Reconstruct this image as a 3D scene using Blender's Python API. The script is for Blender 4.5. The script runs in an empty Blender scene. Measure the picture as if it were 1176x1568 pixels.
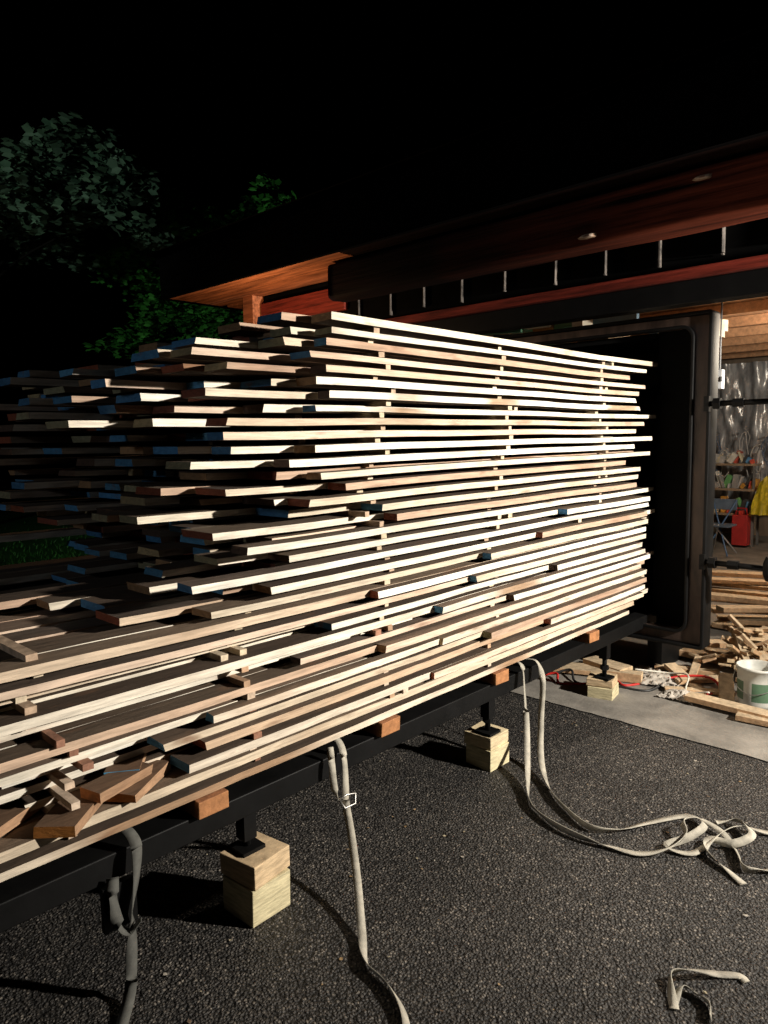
import bpy, bmesh, math, random
from mathutils import Matrix, Vector, noise
random.seed(7)
S=bpy.context.scene
S.view_settings.view_transform='Standard'
try: S.view_settings.look='None'
except Exception: pass
S.view_settings.exposure=0
rnd=random.uniform
# ------------------------------------------------------------ materials
def mat(name,base=(.5,.5,.5),rough=.7,metal=0,use_attr=False,noise_scale=None,stretch=(1,1,1),lo=.6,hi=1.2,bump=0,bscale=None,spec=.5,knots=False,detail=5):
    m=bpy.data.materials.new(name);m.use_nodes=True
    nt=m.node_tree;N=nt.nodes;L=nt.links;b=N['Principled BSDF']
    b.inputs['Roughness'].default_value=rough;b.inputs['Metallic'].default_value=metal
    b.inputs['Specular IOR Level'].default_value=spec
    if use_attr:
        a=N.new('ShaderNodeVertexColor');a.layer_name='col';col=a.outputs[0]
    else:
        a=N.new('ShaderNodeRGB');a.outputs[0].default_value=(*base,1);col=a.outputs[0]
    tc=N.new('ShaderNodeTexCoord');mp=N.new('ShaderNodeMapping');mp.inputs['Scale'].default_value=stretch
    L.new(tc.outputs['Object'],mp.inputs[0])
    if noise_scale:
        n=N.new('ShaderNodeTexNoise');n.inputs['Scale'].default_value=noise_scale;n.inputs['Detail'].default_value=detail;n.inputs['Roughness'].default_value=.65
        L.new(mp.outputs[0],n.inputs['Vector'])
        r=N.new('ShaderNodeMapRange');r.inputs[1].default_value=.3;r.inputs[2].default_value=.7;r.inputs[3].default_value=lo;r.inputs[4].default_value=hi
        L.new(n.outputs[0],r.inputs[0])
        mx=N.new('ShaderNodeVectorMath');mx.operation='SCALE';L.new(col,mx.inputs[0]);L.new(r.outputs[0],mx.inputs['Scale']);col=mx.outputs[0]
        if bump:
            bp=N.new('ShaderNodeBump');bp.inputs['Strength'].default_value=bump;bp.inputs['Distance'].default_value=.01
            if bscale:
                n2=N.new('ShaderNodeTexNoise');n2.inputs['Scale'].default_value=bscale;n2.inputs['Detail'].default_value=5;L.new(mp.outputs[0],n2.inputs['Vector']);L.new(n2.outputs[0],bp.inputs['Height'])
            else: L.new(n.outputs[0],bp.inputs['Height'])
            L.new(bp.outputs[0],b.inputs['Normal'])
    if knots:
        mp2=N.new('ShaderNodeMapping');mp2.inputs['Scale'].default_value=(6,2.2,9);L.new(tc.outputs['Object'],mp2.inputs[0])
        v=N.new('ShaderNodeTexNoise');v.inputs['Scale'].default_value=1.9;v.inputs['Detail'].default_value=5;L.new(mp2.outputs[0],v.inputs['Vector'])
        r2=N.new('ShaderNodeMapRange');r2.inputs[1].default_value=.62;r2.inputs[2].default_value=.76;r2.inputs[3].default_value=0;r2.inputs[4].default_value=.8
        L.new(v.outputs[0],r2.inputs[0])
        mm=N.new('ShaderNodeMix');mm.data_type='RGBA';L.new(r2.outputs[0],mm.inputs[0]);L.new(col,mm.inputs[6]);mm.inputs[7].default_value=(.19,.10,.055,1);col=mm.outputs[2]
    L.new(col,b.inputs['Base Color'])
    return m
M_board=mat('sawn_board_wood',use_attr=True,noise_scale=14,stretch=(3,.5,6),lo=.62,hi=1.12,bump=.45,rough=.8,knots=True,spec=.25,detail=7)
M_wood=mat('rough_wood',use_attr=True,noise_scale=10,stretch=(3,3,3),lo=.6,hi=1.15,bump=.3,rough=.8,spec=.25)
M_block=mat('softwood_block',use_attr=True,noise_scale=16,stretch=(1,1,6),lo=.55,hi=1.12,bump=.4,rough=.8,spec=.25,detail=7)
M_black=mat('black_painted_steel',(.003,.003,.003),rough=.55,noise_scale=8,lo=.6,hi=1.8,bump=.1,spec=.16)
M_frame=mat('kiln_frame_steel',(.055,.036,.028),rough=.5,noise_scale=5,stretch=(2,2,.5),lo=.2,hi=1.7,bump=.12,metal=.15)
M_kin=mat('kiln_lining_black',(.003,.003,.003),rough=.95,spec=.1)
M_fascia=mat('dark_stained_wood',(.0012,.001,.001),rough=.95,noise_scale=7,stretch=(.4,3,5),lo=.3,hi=1.8,bump=.3,spec=.02)
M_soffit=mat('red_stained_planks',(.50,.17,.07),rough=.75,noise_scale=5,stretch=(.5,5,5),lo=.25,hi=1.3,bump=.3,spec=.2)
M_soffit_shade=mat('shaded_soffit_planks',(.012,.005,.004),rough=.9,noise_scale=5,stretch=(.5,5,5),lo=.35,hi=1.3,bump=.3,spec=.05)  # same soffit planks as M_soffit, with the shade painted into the colour
M_log=mat('red_stained_timber',rough=.8,use_attr=True,noise_scale=3.2,stretch=(.3,8,8),lo=.02,hi=1.5,bump=1,detail=9,spec=.08)
M_trim=mat('red_trim_paint',(.26,.035,.02),rough=.75,noise_scale=5,stretch=(.5,9,9),lo=.15,hi=1.3,bump=.5,detail=8,spec=.2)
M_siding=mat('black_siding',(.003,.003,.003),rough=.9,noise_scale=8,lo=.5,hi=1.5,spec=.05)
M_batten=mat('pale_batten',(.12,.10,.085),rough=.7,noise_scale=14,lo=.02,hi=1.4)
M_conc=mat('concrete',(.24,.22,.19),rough=.85,noise_scale=3.5,lo=.45,hi=1.15,bump=.3,bscale=60,detail=9)
M_strap=mat('woven_strap_webbing',(.42,.39,.32),rough=.85,noise_scale=18,lo=.5,hi=1.1,bump=.2,bscale=300)
M_strapd=mat('dark_strap_webbing',(.09,.09,.08),rough=.85,noise_scale=30,lo=.6,hi=1.1)
M_steel=mat('zinc_steel',(.4,.39,.37),rough=.4,metal=.9,noise_scale=20,lo=.6,hi=1.1)
M_bark=mat('bark',(.006,.005,.004),rough=.9,noise_scale=12,stretch=(3,3,.6),lo=.5,hi=1.4,bump=.6,spec=.1)
M_rag=mat('rag_cloth',(.55,.5,.43),rough=.95,noise_scale=12,lo=.5,hi=1.1)
M_color=mat('painted_parts',use_attr=True,noise_scale=8,lo=.7,hi=1.15,rough=.5)
M_rub=mat('rubber_cord',use_attr=True,rough=.5)
M_leaf=mat('leaves',use_attr=True,noise_scale=3,lo=.6,hi=1.3,rough=.6,detail=2,spec=.25)
M_plastic=mat('plastic_sheeting',(.33,.34,.36),rough=.2,noise_scale=4,stretch=(2,2,.7),lo=.3,hi=1.5,bump=.9,spec=.9)
# asphalt
m=bpy.data.materials.new('asphalt');m.use_nodes=True;N=m.node_tree.nodes;L=m.node_tree.links;b=N['Principled BSDF']
tc=N.new('ShaderNodeTexCoord')
v=N.new('ShaderNodeTexVoronoi');v.inputs['Scale'].default_value=105;L.new(tc.outputs['Object'],v.inputs['Vector'])
v2=N.new('ShaderNodeTexNoise');v2.inputs['Scale'].default_value=150;v2.inputs['Detail'].default_value=2;L.new(tc.outputs['Object'],v2.inputs['Vector'])
n=N.new('ShaderNodeTexNoise');n.inputs['Scale'].default_value=1.1;n.inputs['Detail'].default_value=8;n.inputs['Roughness'].default_value=.65;L.new(tc.outputs['Object'],n.inputs['Vector'])
sep=N.new('ShaderNodeSeparateColor');L.new(v.outputs['Color'],sep.inputs[0])
cr=N.new('ShaderNodeValToRGB');L.new(sep.outputs[0],cr.inputs[0])
cr.color_ramp.elements[0].color=(.020,.018,.016,1);cr.color_ramp.elements[1].color=(.20,.175,.145,1);cr.color_ramp.elements[1].position=1
e=cr.color_ramp.elements.new(.55);e.color=(.042,.038,.034,1)
e=cr.color_ramp.elements.new(.88);e.color=(.085,.076,.066,1)
dk=N.new('ShaderNodeMapRange');dk.inputs[1].default_value=.2;dk.inputs[2].default_value=.75;dk.inputs[3].default_value=1.2;dk.inputs[4].default_value=.15
L.new(v.outputs['Distance'],dk.inputs[0])
dk2=N.new('ShaderNodeMapRange');dk2.inputs[1].default_value=.32;dk2.inputs[2].default_value=.68;dk2.inputs[3].default_value=.45;dk2.inputs[4].default_value=1.45
L.new(n.outputs[0],dk2.inputs[0])
mu=N.new('ShaderNodeMath');mu.operation='MULTIPLY';L.new(dk.outputs[0],mu.inputs[0]);L.new(dk2.outputs[0],mu.inputs[1])
sc=N.new('ShaderNodeVectorMath');sc.operation='SCALE';L.new(cr.outputs[0],sc.inputs[0]);L.new(mu.outputs[0],sc.inputs['Scale']);L.new(sc.outputs[0],b.inputs['Base Color'])
ad=N.new('ShaderNodeMath');ad.operation='MULTIPLY_ADD';L.new(v2.outputs[0],ad.inputs[0]);ad.inputs[1].default_value=.9;L.new(v.outputs['Distance'],ad.inputs[2])
bp=N.new('ShaderNodeBump');bp.invert=True;bp.inputs['Strength'].default_value=1;bp.inputs['Distance'].default_value=.008;L.new(ad.outputs[0],bp.inputs['Height']);L.new(bp.outputs[0],b.inputs['Normal'])
b.inputs['Roughness'].default_value=.6;b.inputs['Specular IOR Level'].default_value=.4
M_asph=m
# ------------------------------------------------------------ mesh builder
class MB:
    def __init__(s): s.v=[];s.f=[];s.c=[];s.smooth=[]
    def face(s,idx,c=(.5,.5,.5),sm=False): s.f.append(idx);s.c.append(c);s.smooth.append(sm)
    def box(s,cx,cy,cz,sx,sy,sz,c=(.5,.5,.5),rot=None,cend=None,ctop=None,j=0):
        b=len(s.v)
        for dz in(-1,1):
            for dy in(-1,1):
                for dx in(-1,1):
                    p=Vector((dx*sx/2+rnd(-j,j),dy*sy/2+rnd(-j,j),dz*sz/2+rnd(-j,j)))
                    if rot is not None: p=rot@p
                    s.v.append((cx+p.x,cy+p.y,cz+p.z))
        t=ctop or c;en=cend or c
        for q,cc in(((0,2,3,1),t),((4,5,7,6),t),((0,1,5,4),en),((2,6,7,3),en),((0,4,6,2),c),((1,3,7,5),c)):
            s.face([b+i for i in q],cc)
    def tube(s,pts,r,seg=8,c=(.5,.5,.5),cap=True,sm=True):
        pts=[Vector(p) for p in pts];rs=r if isinstance(r,(list,tuple)) else [r]*len(pts)
        b=len(s.v);prev=None
        for i,p in enumerate(pts):
            d=(pts[min(i+1,len(pts)-1)]-pts[max(i-1,0)]).normalized()
            if prev is None:
                u=d.cross(Vector((0,0,1)))
                if u.length<.1:u=d.cross(Vector((1,0,0)))
            else: u=prev-d*prev.dot(d)
            u.normalize();prev=u;w=d.cross(u)
            for k in range(seg):
                a=2*math.pi*k/seg;q=p+(u*math.cos(a)+w*math.sin(a))*rs[i];s.v.append(tuple(q))
        for i in range(len(pts)-1):
            for k in range(seg):
                a=b+i*seg+k;a2=b+i*seg+(k+1)%seg;s.face([a,a2,a2+seg,a+seg],c,sm)
        if cap:
            s.face([b+k for k in range(seg)][::-1],c);e=b+(len(pts)-1)*seg;s.face([e+k for k in range(seg)],c)
    def obj(s,name,mats,parent=None,bevel=0):
        me=bpy.data.meshes.new(name);me.from_pydata(s.v,[],s.f);me.update()
        ca=me.color_attributes.new('col','FLOAT_COLOR','CORNER')
        buf=[]
        for p,cc in zip(me.polygons,s.c):
            if isinstance(cc,list):
                for q in cc: buf+=[q[0],q[1],q[2],1]
            else:
                for _ in p.vertices: buf+=[cc[0],cc[1],cc[2],1]
        ca.data.foreach_set('color',buf)
        me.polygons.foreach_set('use_smooth',s.smooth)
        o=bpy.data.objects.new(name,me);S.collection.objects.link(o)
        if not isinstance(mats,(list,tuple)):mats=[mats]
        for x in mats:me.materials.append(x)
        if parent:o.parent=parent
        if bevel:
            bv=o.modifiers.new('b','BEVEL');bv.width=bevel;bv.segments=2;bv.limit_method='ANGLE'
        return o
def empty(name):
    o=bpy.data.objects.new(name,None);S.collection.objects.link(o);o.empty_display_size=.2;return o
def boxo(name,x0,x1,y0,y1,z0,z1,m,parent=None,c=(.5,.5,.5),bevel=0):
    b=MB();b.box((x0+x1)/2,(y0+y1)/2,(z0+z1)/2,x1-x0,y1-y0,z1-z0,c);return b.obj(name,m,parent,bevel)
def catmull(P,n=8):
    P=[Vector(p) for p in P];Q=[P[0]*2-P[1]]+P+[P[-1]*2-P[-2]];o=[]
    for i in range(1,len(Q)-2):
        for k in range(n):
            t=k/n;a,b,c,d=Q[i-1],Q[i],Q[i+1],Q[i+2]
            o.append(.5*((2*b)+(c-a)*t+(2*a-5*b+4*c-d)*t*t+(3*b-a-3*c+d)*t**3))
    o.append(P[-1]);return o
def interp(tab,x):
    for (a,b),(c,d) in zip(tab,tab[1:]):
        if x<=c: return b+(d-b)*max(0,(x-a))/(c-a)
    return tab[-1][1]
# ------------------------------------------------------------ lumber stack
stack=empty('lumber_stack')
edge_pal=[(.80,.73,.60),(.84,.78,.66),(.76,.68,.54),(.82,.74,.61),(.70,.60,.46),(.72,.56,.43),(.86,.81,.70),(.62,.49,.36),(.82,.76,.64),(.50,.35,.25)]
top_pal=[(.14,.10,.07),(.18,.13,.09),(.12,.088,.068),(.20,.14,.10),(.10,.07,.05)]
end_pal=[(.07,.22,.42),(.08,.25,.44),(.07,.20,.36),(.09,.26,.42),(.28,.08,.04),(.20,.06,.035),(.42,.32,.17),(.34,.2,.1),(.08,.05,.035),(.30,.27,.16),(.1,.06,.04)]
mb=MB()
def vary(c,a=.12):
    k=1+rnd(-a,a);return tuple(max(0,min(1,q*k)) for q in c)
def warp(y,z):
    return .012*noise.noise((y*.55,z*1.3,2.2))+.005*noise.noise((y*1.6,z*2.5,7.7))
def board(x1,w,y0,y1,z,th,ec,tc,en,wob=.004):
    L=y1-y0;n=max(4,int(L/.09));b=len(mb.v);ph=rnd(0,99);wane=rnd(0,1)<.16;cs=[]
    zk=(z-.47)/1.5
    for i in range(n+1):
        y=y0+L*i/n
        dx=(noise.noise((y*1.3,ph,0))+.4*noise.noise((y*6,ph,3)))*wob
        dx2=noise.noise((y*1.7,ph,9))*wob
        dz=noise.noise((y*.9,ph,5))*.0026+warp(y,z)*min(1,zk*3)
        k=rnd(-.0012,.0012);wn=.012*max(0,noise.noise((y*2.5,ph,20))-.1)*(2 if wane else .6)
        for (x,zz) in((x1+dx+k,z+.001),(x1+dx*.8+rnd(-.001,.001)-wn,z+th-wn*.25),(x1-w+dx2,z+th),(x1-w+dx2,z)):
            yy=y if 0<i<n else y+rnd(-.005,.005)
            mb.v.append((x,yy,zz+dz))
        q=noise.noise((y*2.1,ph,40));f=max(0,min(1,(q-.05)*4)) if wane else max(0,min(.4,(q-.25)*2))
        cs.append(tuple(p*(1-f+f*kk) for p,kk in zip(ec,(.5,.37,.28))))
    for i in range(n):
        a=b+i*4;c=a+4
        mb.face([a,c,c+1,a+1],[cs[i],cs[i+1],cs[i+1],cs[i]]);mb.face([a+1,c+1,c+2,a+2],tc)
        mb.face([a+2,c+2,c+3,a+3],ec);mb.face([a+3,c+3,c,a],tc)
    mb.face([b,b+1,b+2,b+3],en);e=b+n*4;mb.face([e+3,e+2,e+1,e],en)
Z0=.475;NL=34;DZ=1.545/(NL-1);TH=.0285
LOW=12
c0={0:-.4,1:-.4,2:1.13,3:1.20,4:1.05,5:1.22,6:-.3,7:1.6,8:-.3,9:1.75,10:-.2,11:-.3,12:1.25}
side=[(1.0,1.45),(1.06,1.3),(1.15,1.55),(1.2,1.55),(1.28,1.95),(1.35,2.0),(1.45,1.6),(1.6,1.65),(1.76,1.6),(1.86,1.55),(1.94,1.6),(2.03,1.74)]
far=[(1.0,1.75),(1.05,1.62),(1.17,1.36),(1.45,1.25),(1.77,1.2),(1.93,1.35),(2.02,1.6)]
for i in range(NL):
    z=Z0+DZ*i
    off=rnd(-.024,.012)-(.014 if i in(14,9,20) else 0)
    if i<8: off+=.012
    x=-1.93+off
    y1=4.40+random.choice([-.16,-.06,0,.05,.14])+rnd(-.06,.06)+(.1 if 4<i<17 else 0)
    col=0
    while x>-3.36:
        w=rnd(.11,.2) if col else rnd(.05,.13)
        if x-w<-3.42:w=x+3.42
        fx=(-1.93-x)/1.47
        if i<=1: y0=-.5
        elif i<=5: y0=c0[i] if col==0 else (rnd(.35,.8) if col==1 else (rnd(.3,.9) if col==2 else -.4))
        elif i<LOW: y0=c0[i] if col==0 else -.4
        elif i==LOW: y0=1.25 if col==0 else (rnd(.78,1.15) if col<4 else rnd(.5,1.2))
        else:
            ys=interp(side,z);yf=interp(far,z)
            mid=min(ys,1.55)-.12*min(1,col/2.0)
            y0=(ys if col==0 else (mid*(1-fx)+yf*fx))+rnd(-.24,.22)
            if col==0: y0=ys+random.choice([-.3,-.15,0,.05,.15,.1,.45 if z<1.5 else .15])+rnd(-.05,.05)
            if random.random()<.1 and col: y0-=rnd(.05,.2)
            if col>3: y0=max(y0,1.05)
            if i>=NL-3 and col>0: y0+=.15+.55*fx*(1 if i==NL-1 else .6)
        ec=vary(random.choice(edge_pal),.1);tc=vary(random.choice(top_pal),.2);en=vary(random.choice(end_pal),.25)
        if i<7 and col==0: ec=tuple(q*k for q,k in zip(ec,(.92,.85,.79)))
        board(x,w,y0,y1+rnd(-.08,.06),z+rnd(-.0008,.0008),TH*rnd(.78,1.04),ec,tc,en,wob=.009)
        x-=w+rnd(.006,.03);col+=1
for i,y0 in((3,3.25),(5,2.35),(6,2.0),(7,2.9),(8,2.35),(10,2.6),(13,3.15),(4,2.7),(9,3.3),(15,3.4),(2,2.3),(12,2.7),(11,1.95)):
    board(-1.895+rnd(-.01,.01),.05,y0,4.4+rnd(-.08,.08),Z0+DZ*i,TH,vary(random.choice(edge_pal)),random.choice(top_pal),random.choice(end_pal),wob=.008)
for (x,y,z,w,l,c,a) in((-1.985,.80,Z0+.078,.11,.26,(.62,.25,.06),.75),(-2.0,1.0,Z0+.079,.10,.22,(.6,.24,.07),.6),(-2.08,.62,Z0+.08,.12,.3,(.62,.3,.08),.5),(-2.10,1.02,Z0+.112,.10,.24,(.08,.33,.55),.95),(-1.99,.93,Z0+.110,.08,.2,(.5,.2,.07),.3),(-2.2,.85,Z0+.079,.12,.3,(.55,.3,.12),.8)):
    mb.box(x,y,z+.015,w,l,.028,vary((.4,.24,.14)),Matrix.Rotation(a,3,'Z'),cend=c,ctop=(.15,.09,.055),j=.003)
mb.obj('boards',M_board,stack)
st=MB()
YS=[.75,1.38,2.05,2.9,3.95]
for i in range(1,NL):
    z=Z0+DZ*i-(DZ-TH)-.0005;g=DZ-TH
    for k,Y in enumerate(YS):
        if i>LOW and k==0: continue
        if i>LOW and k==1:
            st.box(-2.75,1.78+rnd(-.05,.05),z+g/2,1.25,.035,g-.001,vary((.3,.2,.12)));continue
        y=Y+(-.12 if i<15 and Y>2.5 else 0)+rnd(-.045,.045)+.04*math.sin(i*.45+k)
        if i<15 and Y>3.5:y-=.15
        for yy in((y,y+.08) if random.random()<.12 else (y,)):
            xo=-1.962+rnd(-.035,.014)+(.03 if i<9 and random.random()<.5 else 0)
            cc=random.choice([(.6,.49,.34),(.7,.58,.42),(.5,.36,.25)]) if i>8 else random.choice([(.34,.17,.11),(.6,.46,.34),(.5,.32,.2),(.65,.52,.4)])
            st.box((xo-3.43)/2,yy,z+g/2+warp(yy,z)*min(1,(z-.47)*2),xo+3.43,rnd(.022,.034),g+.002,vary(cc),j=.001)
st.obj('stickers',M_wood,stack)
# ------------------------------------------------------------ kiln cart
cart=empty('kiln_cart')
for nm,x in(('near_rail',-1.985),('far_rail',-3.3)):
    boxo(nm,x-.05,x+.05,-.6,4.7,.335,.415,M_black,cart,bevel=.004)
for k,y in enumerate((0.2,1.2,2.05,2.82,3.72)):
    boxo('crossbar_%d'%k,-3.25,-2.035,y-.03,y+.03,.34,.41,M_black,cart)
bl=MB()
for y in(.45,1.2,2.03,2.82,3.75):
    for xx in(-1.965,-2.6,-3.3):
        bl.box(xx,y,.4445,.12,.11,.058,(.40,.18,.075),ctop=(.3,.13,.06),j=.002)
bl.obj('bolster_blocks',M_wood,cart,bevel=.003)
for k,(y,zb) in enumerate(((1.36,.205),(2.78,.165),(4.0,.12))):
    for x in(-1.965,-3.3):
        t=MB();t.box(x,y,.29,.05,.05,.09);t.tube([(x,y,zb+.012),(x,y,.3)],.014,10);t.box(x,y,zb+.007,.09,.09,.013);t.tube([(x,y,zb+.055),(x,y,zb+.08)],.026,6,sm=False)
        t.obj('jack_leg_%d_%s'%(k,'near' if x>-2.5 else 'far'),M_black,cart)
boxo('end_bracket',-1.93,-1.91,.83,.93,.2,.335,M_black,cart)
def wblock(name,x,y,h,ang,s=.16,low=(.66,.58,.36),up=(.62,.46,.28)):
    b=MB();R=Matrix.Rotation(ang,3,'Z');b.box(x,y,h*.31,s,s*1.02,h*.62-.002,low,R,j=.003)
    R2=Matrix.Rotation(ang+.08,3,'Z');b.box(x-.012,y+.004,h*.81,s*1.05,s*1.04,h*.38,up,R2,j=.003);return b.obj(name,M_block,bevel=.003)
wblock('wood_block',-1.93,1.37,.205,.05)
wblock('wood_block',-1.98,2.8,.165,-.05,.15,up=(.66,.54,.34))
wblock('wood_block',-1.98,4.02,.12,.2,.15)
wblock('wood_block',-3.3,1.4,.205,.05);wblock('wood_block',-3.3,2.8,.165,.1);wblock('wood_block',-3.3,4.02,.12,.1)
# ------------------------------------------------------------ straps
def strap(name,pts,w=.034,m=None,n=8,parent=None):
    P=catmull([p[:3] for p in pts],n);T=catmull([(p[3],0,0) for p in pts],n)
    b=MB()
    for i,p in enumerate(P):
        d=(P[min(i+1,len(P)-1)]-P[max(i-1,0)]).normalized()
        s=d.cross(Vector((0,0,1)))
        if s.length<.35: s=Vector((-.15,1,0))-d*d.dot(Vector((-.15,1,0)))
        s.normalize();u=s.cross(d);a=math.radians(T[i].x)
        wd=s*math.cos(a)+u*math.sin(a);nn=d.cross(wd).normalized()*.0011
        lift=max(0,.004-(p.z-abs(wd.z)*w/2));p=p+Vector((0,0,lift))
        for q in(p-wd*w/2-nn,p+wd*w/2-nn,p+wd*w/2+nn,p-wd*w/2+nn):b.v.append(tuple(q))
    for i in range(len(P)-1):
        a=i*4
        for k in range(4): b.face([a+k,a+(k+1)%4,a+4+(k+1)%4,a+4+k],(.5,.5,.5),k in(0,2))
    b.face([0,1,2,3]);e=(len(P)-1)*4;b.face([e+3,e+2,e+1,e])
    return b.obj(name,m or M_strap,parent)
s2=empty('ratchet_strap')
strap('long_strand',[(-1.97,3.02,.47,20),(-1.91,3.0,.45,20),(-1.885,2.98,.34,10),(-1.84,2.93,.18,5),(-1.74,2.78,.06,30),(-1.62,2.60,.012,80),(-1.53,2.53,.01,60),(-1.42,2.485,.015,80),(-1.3,2.475,.012,70),(-1.2,2.5,.01,20),(-1.09,2.53,.01,0),(-1.02,2.62,.02,30),(-.99,2.72,.04,70),(-1.03,2.8,.05,60),(-1.0,2.9,.03,20),(-.9,2.87,.02,0),(-.82,2.78,.012,50),(-.76,2.68,.012,80),(-.7,2.74,.01,20),(-.6,2.82,.005,0)],.03,parent=s2)
strap('return_strand',[(-1.96,3.1,.46,10),(-1.9,3.12,.45,10),(-1.86,3.11,.36,-15),(-1.82,3.03,.2,-10),(-1.74,2.9,.06,10),(-1.6,2.74,.012,60),(-1.48,2.645,.01,70),(-1.32,2.565,.012,80),(-1.23,2.62,.01,40),(-1.16,2.76,.01,10),(-1.06,2.92,.012,0),(-.97,2.87,.03,40),(-.98,2.74,.03,60),(-1.03,2.64,.015,30),(-.94,2.67,.01,0),(-.9,2.84,.03,50),(-.86,2.95,.03,30),(-.77,3.01,.01,0),(-.62,3.1,.006,0),(-.45,3.15,.005,0)],.03,parent=s2)
strap('folded_tail',[(-.95,2.95,.012,0),(-.88,2.99,.03,50),(-.80,2.90,.04,20),(-.84,2.80,.03,60),(-.92,2.79,.02,20),(-.9,2.70,.012,70),(-.8,2.64,.008,20),(-.74,2.60,.006,0)],.03,parent=s2)
s1=empty('ratchet_strap')
strap('strand',[(-2.0,1.78,.47,0),(-1.93,1.77,.455,0),(-1.895,1.76,.4,0),(-1.885,1.755,.3,-15),(-1.88,1.75,.24,-20),(-1.8,1.7,.16,-10),(-1.68,1.61,.075,0),(-1.55,1.5,.02,10),(-1.45,1.42,.006,60),(-1.34,1.4,.006,60),(-1.22,1.34,.006,40),(-1.1,1.2,.006,20)],parent=s1,w=.028)
strap('loose_tail',[(-1.93,1.72,.455,0),(-1.90,1.70,.42,-20),(-1.89,1.70,.33,-40),(-1.895,1.72,.27,-20),(-1.885,1.755,.22,0)],parent=s1,w=.026)
b=MB()
b.tube([(-1.885,1.72,.265),(-1.865,1.73,.235),(-1.862,1.78,.235),(-1.88,1.80,.262),(-1.885,1.76,.27),(-1.885,1.72,.265)],.004,6);b.obj('buckle',M_steel,s1)
s3=empty('ratchet_strap')
strap('strand',[(-1.99,.92,.47,0),(-1.93,.93,.455,0),(-1.895,.93,.42,0),(-1.89,.92,.33,25),(-1.885,.9,.24,50),(-1.89,.9,.19,20),(-1.88,.89,.12,-10),(-1.86,.87,.03,0),(-1.78,.8,.006,0)],m=M_strapd,parent=s3)
strap('loop',[(-1.91,.86,.36,0),(-1.89,.85,.3,20),(-1.89,.86,.23,-20),(-1.88,.885,.195,0),(-1.87,.92,.22,20)],m=M_strapd,parent=s3)
strap('webbing_scrap',[(-.7,1.88,.006,0),(-.74,1.95,.012,60),(-.75,1.99,.025,70),(-.71,2.03,.03,30),(-.66,2.09,.008,0),(-.61,2.13,.005,0),(-.585,2.12,.005,0)],w=.026)
strap('webbing_scrap',[(-.71,1.9,.006,0),(-.71,1.96,.02,50),(-.67,1.97,.012,40),(-.63,1.95,.006,80),(-.61,1.9,.006,80)],w=.024)
# ------------------------------------------------------------ ground
g=MB();g.v=[(-80,-80,0),(80,-80,0),(80,80,0),(-80,80,0)];g.face([0,1,2,3]);g.obj('asphalt_driveway',M_asph)
g=MB()
nx=200
for i in range(nx+1):
    x=-5.2+12*i/nx;g.v+=[(x,3.70+.02*noise.noise((x*3,0,0))+.012*noise.noise((x*17,0,0)),.006),(x,14,.006)]
for i in range(nx): g.face([2*i,2*i+2,2*i+3,2*i+1])
g.obj('concrete_slab',M_conc)
g=MB();gc=[(.02,.09,.015),(.028,.12,.02),(.018,.07,.01)]
g.v=[(-30,-10,.004),(-6.8,-10,.004),(-6.8,30,.004),(-30,30,.004)];g.face([0,1,2,3],(.015,.06,.012))
for k in range(9000):
    x=-6.8-abs(random.gauss(0,2.5));y=rnd(1,8);h=rnd(.03,.08);a=rnd(0,6.28);w=.012;b_=len(g.v)
    g.v+=[(x-math.cos(a)*w,y-math.sin(a)*w,0),(x+math.cos(a)*w,y+math.sin(a)*w,0),(x+rnd(-.04,.04),y+rnd(-.04,.04),h)];g.face([b_,b_+1,b_+2],random.choice(gc))
g.obj('grass_lawn',M_leaf)
g=MB()
for k in range(220):
    x=rnd(-2.4,.6);y=rnd(.8,3.65);s_=rnd(.003,.009);a=rnd(0,6.28);b_=len(g.v);c=random.choice([(.3,.2,.1),(.35,.3,.2),(.12,.08,.05),(.4,.36,.3)])
    for q in range(5):
        t=a+q*1.2566;g.v.append((x+math.cos(t)*s_*rnd(.5,1.2),y+math.sin(t)*s_*rnd(.4,1),.003+rnd(0,.004)))
    g.face([b_+q for q in range(5)],c)
g.obj('leaf_litter',M_wood)
# ------------------------------------------------------------ garage
gar=empty('garage')
boxo('roof_deck',-6.0,7,3.42,14.5,3.17,3.22,M_fascia,gar)
boxo('front_fascia',-5.88,7,3.38,3.415,2.842,3.165,M_fascia,gar)
boxo('side_fascia',-5.88,-5.845,3.42,14.4,2.842,3.165,M_fascia,gar)
rf=MB();rf.v=[(-6.0,3.3,3.225),(7,3.3,3.225),(7,9,5.4),(-6.0,9,5.4),(-6.0,14.6,3.225),(7,14.6,3.225)];rf.face([0,1,2,3]);rf.face([3,2,5,4]);rf.face([0,3,4]);rf.face([1,5,2]);rf.obj('roof_slopes',M_fascia,gar)
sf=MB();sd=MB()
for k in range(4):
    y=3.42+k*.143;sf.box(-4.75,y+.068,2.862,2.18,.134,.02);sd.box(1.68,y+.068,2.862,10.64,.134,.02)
sf.obj('soffit_planks',M_soffit,gar);sd.obj('shaded_soffit_planks',M_soffit_shade,gar)  # one soffit: left stretch coloured as lit, the rest as in shade
sf=MB()
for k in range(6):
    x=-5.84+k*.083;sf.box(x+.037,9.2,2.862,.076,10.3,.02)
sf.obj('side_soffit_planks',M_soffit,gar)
lb=MB();xa,xb=-3.9,7;n=160;seg=24
def timber_shade_col(x):  # light falling off to the left, painted into the timber's vertex colour
    f=max(0,min(1,(x+2.9+.25*noise.noise((x*3,0,0)))/1.3));return (.012+.138*f,.005+.031*f,.004+.015*f)
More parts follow.
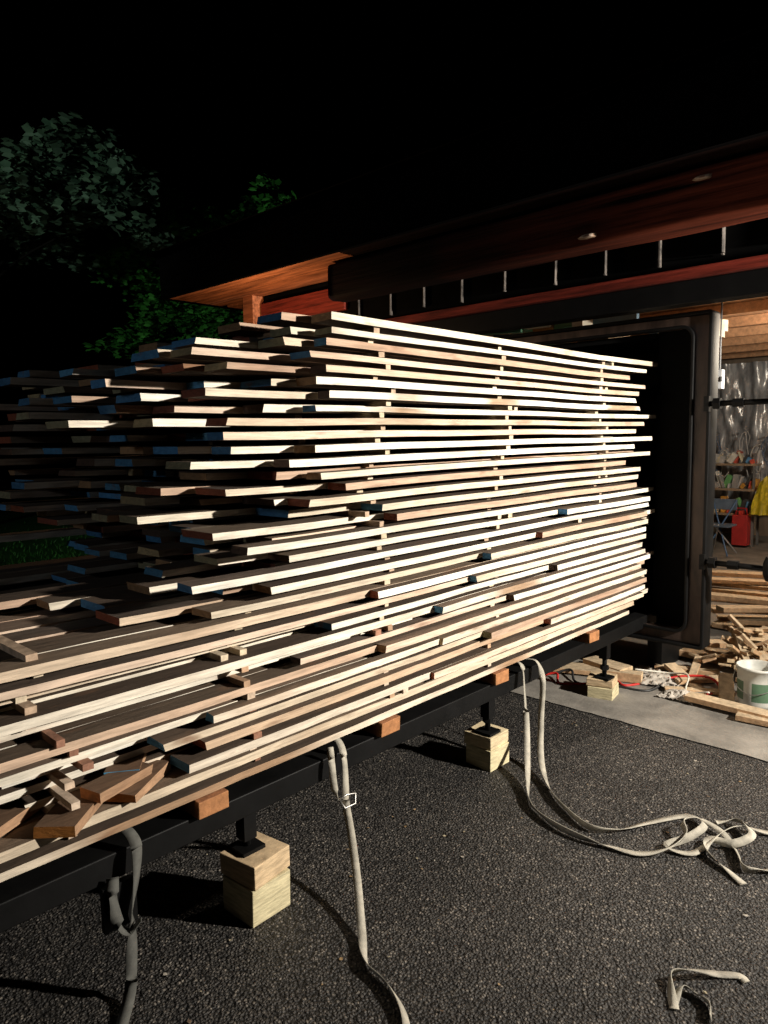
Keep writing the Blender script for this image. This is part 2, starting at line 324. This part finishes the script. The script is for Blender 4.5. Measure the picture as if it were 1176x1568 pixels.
for i in range(n+1):
    x=xa+(xb-xa)*i/n
    for k in range(seg):
        a=2*math.pi*(k+.5)/seg;ca_,sa_=math.cos(a),math.sin(a)
        r=.125*(1+.05*noise.noise((x*.9,ca_*1.2,sa_*1.2))+.045*noise.noise((x*2.2,ca_*6,sa_*6)));sx=abs(ca_)**.28*math.copysign(1,ca_);sz=abs(sa_)**.28*math.copysign(1,sa_)
        lb.v.append((x,3.67+r*sx*.85,2.712+r*sz))
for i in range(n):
    ca=timber_shade_col(xa+(xb-xa)*i/n);cb_=timber_shade_col(xa+(xb-xa)*(i+1)/n)
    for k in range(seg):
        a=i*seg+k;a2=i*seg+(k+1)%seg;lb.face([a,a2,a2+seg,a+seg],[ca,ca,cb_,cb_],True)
lb.face(list(range(seg)),timber_shade_col(xa));lb.face([n*seg+k for k in range(seg)][::-1],timber_shade_col(xb));lb.obj('header_timber',M_log,gar)
kn=MB()
for(x,z,r_)in((-1.88,2.63,.034),(-1.30,2.78,.03),(-.2,2.7,.04)):
    s0=len(kn.v);
    for (rr,yy) in((1,3.566),(.7,3.550),(.3,3.545)):
        for k in range(12):
            a=k*math.pi/6;kn.v.append((x+1.6*r_*rr*math.cos(a)*(1+.2*math.sin(3*a+x)),yy,z+.5*r_*rr*math.sin(a)*(1+.2*math.cos(2*a))))
    for q in range(2):
        for k in range(12): kn.face([s0+q*12+k,s0+q*12+(k+1)%12,s0+q*12+12+(k+1)%12,s0+q*12+12+k],(.42,.27,.18) if q==0 else (.55,.42,.32),True)
    kn.face([s0+24+k for k in range(12)],(.3,.15,.1),True)
kn.obj('timber_knots',M_wood,gar)
boxo('front_wall_left',-5.30,-4.05,4.0,4.12,.0,2.41,M_siding,gar)
boxo('front_wall_upper',-5.30,5.5,4.0,4.12,2.475,2.85,M_siding,gar)
boxo('front_wall_right',3.4,5.5,4.0,4.12,.0,2.29,M_siding,gar)
boxo('red_trim_board',-4.1,5.5,3.95,4.06,2.415,2.47,M_trim,gar,bevel=.004)
boxo('door_track_header',-4.05,3.4,3.98,4.1,2.29,2.41,M_black,gar,bevel=.004)
boxo('corner_post',-5.36,-5.22,3.88,3.998,.0,2.85,M_soffit,gar)
boxo('frieze_board',-5.2,-4.15,3.955,3.998,2.6,2.78,M_trim,gar)
bt=MB()
for k in range(-1,28):
    x=-4.35+.336*k+rnd(-.02,.02)
    if x>5.4: break
    h_=.22-rnd(0,.06);bt.box(x,3.985,2.61+rnd(-.01,.01),.006,.026,h_,j=.002);bt.box(x,3.982,2.61-h_/2-.004,.010,.026,.008)
bt.obj('siding_battens',M_batten,gar)
M_wallin=mat('interior_plywood',(.26,.2,.15),rough=.8,noise_scale=2,stretch=(2,2,.6),lo=.5,hi=1.2,bump=.2)
M_ceil=mat('interior_ceiling_boards',(.55,.3,.16),rough=.7,noise_scale=4,stretch=(5,.5,5),lo=.6,hi=1.2,bump=.2)
boxo('left_wall',-5.30,-5.2,4.125,12,0,2.85,M_siding,gar)
boxo('right_wall',5.4,5.5,4.125,12,0,2.85,M_wallin,gar)
boxo('back_wall',-5.30,5.5,12,12.1,0,2.85,M_wallin,gar)
cb=MB()
for k in range(35):
    cb.box(-5.02+.3*k,8.06,2.81,.294,7.85,.02)
cb.obj('ceiling_boards',M_ceil,gar)
jo=MB()
for k in range(9): jo.box(0,4.7+.85*k,2.745,10.3,.05,.1)
jo.obj('ceiling_joists',M_ceil,gar)
hs=MB()
for k in range(60):
    x=rnd(-4.8,-2.5);y=rnd(5.2,7.6);hs.box(x,y,2.60+rnd(-.08,.03),rnd(.05,.45),rnd(.03,.4),rnd(.03,.14),random.choice([(.6,.6,.6),(.5,.3,.1),(.1,.2,.3),(.7,.66,.55),(.35,.08,.05),(.3,.35,.4),(.1,.3,.2)]),Matrix.Rotation(rnd(-.4,.4),3,'Z'))
hs.obj('overhead_storage',M_color,gar)
# ------------------------------------------------------------ drying kiln
kiln=empty('drying_kiln')
def rrect(x0,x1,z0,z1,r,n=8):
    o=[]
    for cx,cz,a0 in((x1-r,z1-r,0),(x0+r,z1-r,90),(x0+r,z0+r,180),(x1-r,z0+r,270)):
        for k in range(n+1):
            a=math.radians(a0+90*k/n);o.append((cx+r*math.cos(a),cz+r*math.sin(a)))
    return o
def ring(name,out,inn,y0,y1,m):
    b=MB();n=len(out)
    for loop,y in((out,y0),(inn,y0),(inn,y1),(out,y1)):
        for p in loop:b.v.append((p[0],y,p[1]))
    for l in range(4):
        for k in range(n):
            a=l*n+k;a2=l*n+(k+1)%n;l2=((l+1)%4)*n;b.face([a,a2,l2+(k+1)%n,l2+k],(.5,.5,.5),l in(1,3))
    return b.obj(name,m,kiln,bevel=.006)
ring('door_flange',rrect(-3.74,-1.578,.285,2.30,.02),rrect(-3.63,-1.675,.36,2.235,.07),4.5,4.58,M_frame)
ring('outer_lip',rrect(-3.765,-1.555,.262,2.323,.02),rrect(-3.742,-1.576,.283,2.302,.02),4.47,4.6,M_black)
ring('inner_bead',rrect(-3.645,-1.66,.345,2.25,.08),rrect(-3.625,-1.68,.365,2.23,.065),4.475,4.499,M_black)
for nm,a in(('side_panel_right',(-1.93,-1.90,4.605,5.45,.40,2.24)),('side_panel_left',(-3.6,-3.57,4.585,5.45,.40,2.24)),('top_panel',(-3.56,-1.94,4.585,5.45,2.20,2.235)),('floor_panel',(-3.56,-1.94,4.585,5.45,.30,.33)),('back_panel',(-3.6,-1.9,5.455,5.5,.3,2.25)),('step_plate_right',(-1.895,-1.66,4.585,4.6,.33,2.26))):
    boxo(nm,*a,M_kin,kiln)
for k,z in enumerate((1.77,.82)):
    b=MB();b.tube([(-1.555,4.46,z),(-1.08,4.44,z)],.017,10);b.tube([(-1.53,4.46,z),(-1.49,4.46,z)],.036,6,sm=False);b.tube([(-1.42,4.455,z),(-1.36,4.455,z)],.028,6,sm=False);b.tube([(-1.19,4.44,z-.07),(-1.19,4.44,z-.03),(-1.19,4.44,z+.03),(-1.19,4.44,z+.07)],[.02,.035,.035,.02],12)
    b.box(-1.565,4.455,z,.03,.04,.09);b.obj('clamp_bolt_%d'%k,M_black,kiln)
for k,x in enumerate((-3.5,-1.95)):
    boxo('foot_%d'%k,x-.05,x+.05,4.7,5.3,.006,.262,M_black,kiln)
# ------------------------------------------------------------ garage contents
pl=MB();nx,nz=110,34
for j in range(nz+1):
    for i in range(nx+1):
        x=-4.6+3.6*i/nx;z=.62+1.98*j/nz
        pl.v.append((x,11.3+.10*noise.noise((x*5,z*.5,0))+.07*noise.noise((x*11+z*1.5,z*1.8,4))+.03*noise.noise((x*25,z*6,8)),z+.06*noise.noise((x*6,0,1))*(1-j/nz)))
for j in range(nz):
    for i in range(nx):
        a=j*(nx+1)+i;pl.face([a,a+1,a+nx+2,a+nx+1],(.5,.5,.5),True)
pl.obj('plastic_sheet_curtain',M_plastic)
b=MB();b.box(-3.22,10.6,.25,.2,.16,.42,(.42,.03,.03));b.box(-3.22,10.6,.49,.06,.1,.06,(.4,.03,.02));b.tube([(-3.3,10.6,.45),(-3.28,10.6,.55),(-3.16,10.6,.55),(-3.14,10.6,.45)],.014,6,(.4,.02,.02));b.tube([(-3.13,10.6,.45),(-3.04,10.55,.6)],.016,6,(.6,.5,.05));b.obj('gas_can',M_color,bevel=.01)
b=MB();
for j in range(17):
    for i in range(17):
        u=i/16-.5;v_=j/16;wd_=.40-.20*v_**2
        b.v.append((-2.87+u*wd_,10.5+.05*noise.noise((i*.5,j*.12,2))+.02*math.sin(i*1.1),.48+.55*v_-.10*abs(u)*2*v_))
for j in range(16):
    for i in range(16):a=j*17+i;b.face([a,a+1,a+18,a+17],vary((.5,.40,.02),.2),True)
b.tube([(-2.87,10.5,1.0),(-2.87,10.52,1.1)],.01,6,(.1,.1,.1));b.obj('yellow_rain_jacket',M_color)
b=MB()
cx=-3.22
for a in(-.15,.15):
    b.tube([(cx+a,9.6,.02),(cx-a,9.9,.72)],.011,6,(.05,.12,.25));b.tube([(cx+a,9.95,.02),(cx-a*.2,9.6,.42)],.011,6,(.4,.4,.42))
b.box(cx,9.75,.40,.32,.3,.025,(.1,.14,.2));b.box(cx,9.92,.66,.3,.025,.14,(.1,.14,.2));b.obj('folding_chair',M_color,bevel=.005)
b=MB();b.box(-1.60,4.75,1.93,.045,.05,.12,(.75,.75,.75));b.tube([(-1.60,4.75,1.99),(-1.60,4.75,2.72)],.006,6,(.3,.3,.3));b.box(-1.58,4.725,1.93,.012,.012,.03,(.3,.3,.3));b.obj('pendant_switch_box',M_color,bevel=.004)
sh=MB();o=.62
for zz in(.45,.80,1.15):
    sh.box(-4.1+o,10.8,zz,.8,.3,.03,(.3,.22,.15))
for xx in(-4.5+o,-3.72+o):
    for yy in(10.68,10.92): sh.box(xx,yy,.66,.03,.03,1.3,(.15,.15,.15))
for zz in(.465,.815,1.165):
    for k in range(15):
        h=rnd(.06,.24);sh.box(-4.47+o+.055*k+rnd(-.02,.02),10.75+rnd(-.05,.05),zz+h/2,rnd(.02,.08),rnd(.05,.12),h,random.choice([(.5,.5,.5),(.5,.08,.05),(.1,.25,.45),(.6,.55,.4),(.05,.05,.05),(.15,.4,.15),(.7,.7,.65),(.3,.3,.3),(.6,.3,.05)]),Matrix.Rotation(rnd(-.6,.6),3,'Y'))
sh.obj('tool_shelf',M_color)
ht=MB()
for k in range(5):
    x=-3.72+.19*k+rnd(-.05,.05);y=10.95;zt=rnd(1.35,1.75);c=random.choice([(.45,.45,.45),(.08,.12,.2),(.05,.05,.05),(.5,.5,.48)]);a0=rnd(.5,.8)
    P_=[(x+rnd(-.025,.025)+(.06+.003*q)*math.cos(q*.7)*a0,y-.008*q,zt-.22+.2*math.sin(q*.7)*rnd(.85,1.1)) for q in range(17)]+[(x+.05,y-.15,zt-.5),(x+.1,y-.15,zt-.7)]
    ht.tube(P_,.008,5,c);ht.tube([(x,y+.05,zt+.02),(x,y-.1,zt+.02)],.01,5,(.3,.3,.3))
ht.obj('hanging_hose_coils',M_color)
def woodpile(name,items):
    b=MB()
    for(x,y,z,l,w,h,a,t)in items:
        Rr=Matrix.Rotation(a,3,'Z')@Matrix.Rotation(t,3,'Y')
        b.box(x,y,z,l,w,h,vary((.62,.46,.28),.25),Rr,cend=vary((.5,.32,.18)),ctop=vary((.52,.4,.26)),j=.003)
    return b.obj(name,M_wood,bevel=.002)
it=[]
for k in range(5):
    it.append((-1.9+rnd(-.1,.1),7.2+.1*k,.03+.045*k,1.5,.14,.035,rnd(.1,.5),0))
for k in range(7):
    it.append((-1.55+rnd(-.15,.15),6.2+rnd(-.25,.25),.03+.04*k,.9,.12,.035,rnd(-.2,.9),rnd(-.03,.03)))
woodpile('stacked_boards',it)
it=[]
for k in range(90):
    r=abs(random.gauss(0,.2));a=rnd(0,6.28);x=-1.42+r*math.cos(a)*1.1;y=5.0+r*math.sin(a)*1.2
    h=max(.02,.30*math.exp(-(r/.24)**2))*rnd(.3,1);L_=rnd(.04,.3)
    it.append((x,y,h+.02,L_,rnd(.02,.09),rnd(.012,.03),rnd(0,3.1),rnd(-.7,.7)))
woodpile('scrap_wood_pile',it)
it=[(-1.3,4.22,.045,.5,.09,.035,-.05,.0),(-1.0,4.18,.03,.5,.1,.03,.1,0),(-1.55,4.42,.022,.4,.06,.025,.5,0),(-1.2,4.72,.03,.5,.07,.03,-.3,0),(-1.62,4.6,.03,.3,.05,.03,.9,0),(-1.75,4.75,.03,.4,.06,.03,.3,0),(-2.0,4.35,.04,.22,.09,.06,.3,0)]
woodpile('lumber_offcut',it)
it=[(-2.3,4.3,.035,.5,.16,.03,.4,0),(-2.15,4.42,.065,.3,.14,.028,-.2,0),(-1.75,5.1,.04,.5,.12,.04,.2,.1),(-1.8,5.3,.08,.4,.1,.04,.9,.1)]
woodpile('lumber_offcut',it)
bk=empty('paint_bucket')
bx,by=-1.235,4.46
b=MB();seg=28
prof=[(.098,.008),(.103,.03),(.106,.05),(.108,.16),(.112,.225),(.118,.228),(.118,.24),(.112,.243),(.104,.238),(.1,.12),(.098,.11)]
for r,z in prof:
    for k in range(seg):
        a=6.2832*k/seg;b.v.append((bx+r*math.cos(a),by+r*math.sin(a),z))
for i in range(len(prof)-1):
    for k in range(seg):
        c=(.55,.55,.50)
        if i==2: c=(.09,.17,.10) if (k%7)<5 else (.55,.55,.5)
        b.face([i*seg+k,i*seg+(k+1)%seg,(i+1)*seg+(k+1)%seg,(i+1)*seg+k],c,True)
b.face([(len(prof)-1)*seg+k for k in range(seg)],(.5,.5,.48));b.face(list(range(seg))[::-1])
b.obj('pail_body',M_color,bk)
b=MB();b.tube(catmull([(bx-.118,by,.21),(bx-.11,by-.07,.14),(bx,by-.135,.10),(bx+.11,by-.07,.14),(bx+.118,by,.21)]),.0025,6);b.obj('wire_handle',M_steel,bk)
def rag(name,x,y,s):
    b=MB();n=26
    for j in range(n+1):
        for i in range(n+1):
            u=(i/n-.5);v_=(j/n-.5);r=math.hypot(u,v_)
            z=max(0,.08*(1-r*1.9))+.08*abs(noise.noise((u*9+x*9,v_*9,1)))+.04*abs(noise.noise((u*22,v_*22,x)))
            k=1-.5*noise.noise((u*5,v_*5,7+x))
            b.v.append((x+u*s*k,y+v_*s*k,.008+z*s*1.8))
    for j in range(n):
        for i in range(n):a=j*(n+1)+i;b.face([a,a+1,a+n+2,a+n+1],(.5,.5,.5),True)
    b.obj(name,M_rag)
rag('crumpled_rag',-1.84,4.48,.26);rag('crumpled_rag',-1.62,4.3,.2);rag('crumpled_rag',-1.98,4.62,.14)
def cord(name,pts,c,r=.006):
    b=MB();b.tube(catmull(pts,8),r,7,c);b.obj(name,M_rub)
cord('jumper_cable',[(-2.45,4.05,.015),(-2.35,4.1,.04),(-2.28,4.02,.012),(-2.15,4.12,.012),(-2.05,4.3,.012),(-1.95,4.25,.012),(-1.86,4.4,.012),(-1.7,4.55,.05),(-1.55,4.6,.06),(-1.45,4.5,.03),(-1.5,4.4,.02)],(.5,.02,.015),.008)
cord('jumper_cable',[(-2.4,4.15,.015),(-2.3,4.2,.05),(-2.2,4.1,.012),(-2.0,4.2,.012),(-1.8,4.25,.012),(-1.75,4.5,.03),(-1.6,4.72,.03)],(.02,.02,.02),.008)
cord('extension_cord',[(-1.95,4.4,.08),(-1.8,4.55,.05),(-1.65,4.5,.08),(-1.6,4.35,.03),(-1.45,4.3,.07)],(.6,.58,.5),.005)
# ------------------------------------------------------------ trees
def tree(name,x,y,h,clumps,leafn,cols,ls,trunk_r):
    t=empty(name)
    b=MB()
    pts=[Vector((x+.2*noise.noise((k,x,0)),y+.2*noise.noise((k,y,3)),h*k/6)) for k in range(7)]
    b.tube(pts,[trunk_r*(1-.12*k) for k in range(7)],10)
    for (cx,cy,cz,r) in clumps:
        s=pts[5].lerp(pts[4],rnd(0,1));e=Vector((cx,cy,cz));mid=(s+e)/2+Vector((rnd(-.2,.2),rnd(-.2,.2),.15))
        b.tube(catmull([s,mid,e],4),[trunk_r*.3*(1-i/10) for i in range(9)],6)
    b.obj('trunk_and_limbs',M_bark,t)
    f=MB()
    tot=sum(c[3]**2 for c in clumps)
    for (cx,cy,cz,r) in clumps:
        n=int(leafn*r*r/tot)
        subs=[Vector((random.gauss(0,.5),random.gauss(0,.5),random.gauss(0,.34)))*r for _ in range(max(6,n//22))]
        for k in range(n):
            s=random.choice(subs);p=Vector((cx,cy,cz))+s+Vector((random.gauss(0,.15),random.gauss(0,.15),random.gauss(0,.05)))
            L_=ls*rnd(.6,1.25);R_=Matrix.Rotation(rnd(0,6.28),3,'Z')@Matrix.Rotation(rnd(-.2,1.1),3,'X')@Matrix.Rotation(rnd(-.5,.5),3,'Y')
            bb=len(f.v)
            for (u,v_,w) in((0,0,0),(.45,.2,.0),(.22,.4,.03),(.42,.75,-.06),(0,1,-.12),(-.42,.75,-.06),(-.22,.4,.03),(-.45,.2,.0)):
                q=R_@Vector((u*L_,v_*L_,w*L_));f.v.append(tuple(p+q))
            f.face([bb+i for i in range(8)],vary(random.choice(cols),.35))
    f.obj('foliage',M_leaf,t)
cl=[]
for k in range(12): cl.append((-10.7+rnd(-1.6,1.7),4.3+rnd(-1.0,1.0),4.85+rnd(-.4,.4),rnd(.35,.65)))
tree('maple_tree',-15,4.6,5.2,cl,4200,[(.05,.09,.055),(.035,.07,.045),(.065,.11,.075)],.15,.12)
cl=[]
for (x,z,r) in((-12.9,4.2,.5),(-12.2,4.5,.6),(-11.4,4.9,.6),(-10.5,5.1,.55),(-9.6,5.2,.5),(-11.0,4.3,.6),(-10.2,4.6,.55),(-11.9,3.8,.5),(-11.2,3.7,.45),(-12.9,5.0,.4),(-12.4,3.4,.5)):
    cl.append((x,7+rnd(-.6,.6),z,r))
tree('maple_tree',-13.8,8.5,4.6,cl,6000,[(.04,.19,.03),(.028,.13,.02),(.055,.24,.04)],.14,.11)
# ------------------------------------------------------------ lights & world
w=bpy.data.worlds.new("World");S.world=w;w.use_nodes=True;N=w.node_tree.nodes
sk=N.new('ShaderNodeTexSky');sk.sky_type='NISHITA';sk.sun_disc=False;sk.sun_elevation=math.radians(-6);sk.sun_rotation=math.radians(200)
w.node_tree.links.new(sk.outputs[0],N['Background'].inputs[0]);N['Background'].inputs[1].default_value=.01
def lamp(name,typ,loc,energy,col,size=.1,target=None,spot=None,blend=.5):
    l=bpy.data.lights.new(name,typ);l.energy=energy;l.color=col
    l.shadow_soft_size=size
    o=bpy.data.objects.new(name,l);S.collection.objects.link(o);o.location=loc
    if target is not None: o.rotation_euler=(Vector(target)-Vector(loc)).to_track_quat('-Z','Y').to_euler()
    if spot: l.spot_size=math.radians(spot);l.spot_blend=blend
    return o
lamp('garage_flood_lamp','SPOT',(1.7,3.72,2.3),1650,(1,.93,.83),.06,target=(-1.9,2.9,1.45),spot=108,blend=.95)
lamp('garage_ceiling_lamp','POINT',(-1.0,7.5,2.45),210,(1,.88,.70),.12)
lamp('yard_lamp','SPOT',(-5.0,-4.0,4.2),1050,(.85,1,.85),.1,target=(-10.4,5.8,4.0),spot=58,blend=.6)
lamp('board_end_fill','POINT',(-2.5,-4.0,3.0),80,(.85,.92,1),.2)  # unseen fill light added behind the camera to brighten the board ends
lamp('soffit_fill','POINT',(-4.55,3.3,2.2),22,(1,.64,.34),.05)  # unseen warm fill added behind the stack to light the soffit corner
# ------------------------------------------------------------ camera
cam=bpy.data.cameras.new('camera');cam.lens=25.26;cam.sensor_width=36;cam.clip_end=500
co=bpy.data.objects.new('camera',cam);S.collection.objects.link(co)
co.matrix_world=Matrix.Translation((0,0,1.6))@Matrix.Rotation(math.radians(43.5),4,'Z')@Matrix.Rotation(math.radians(84.1),4,'X')@Matrix.Rotation(math.radians(-.9),4,'Z')
S.camera=co
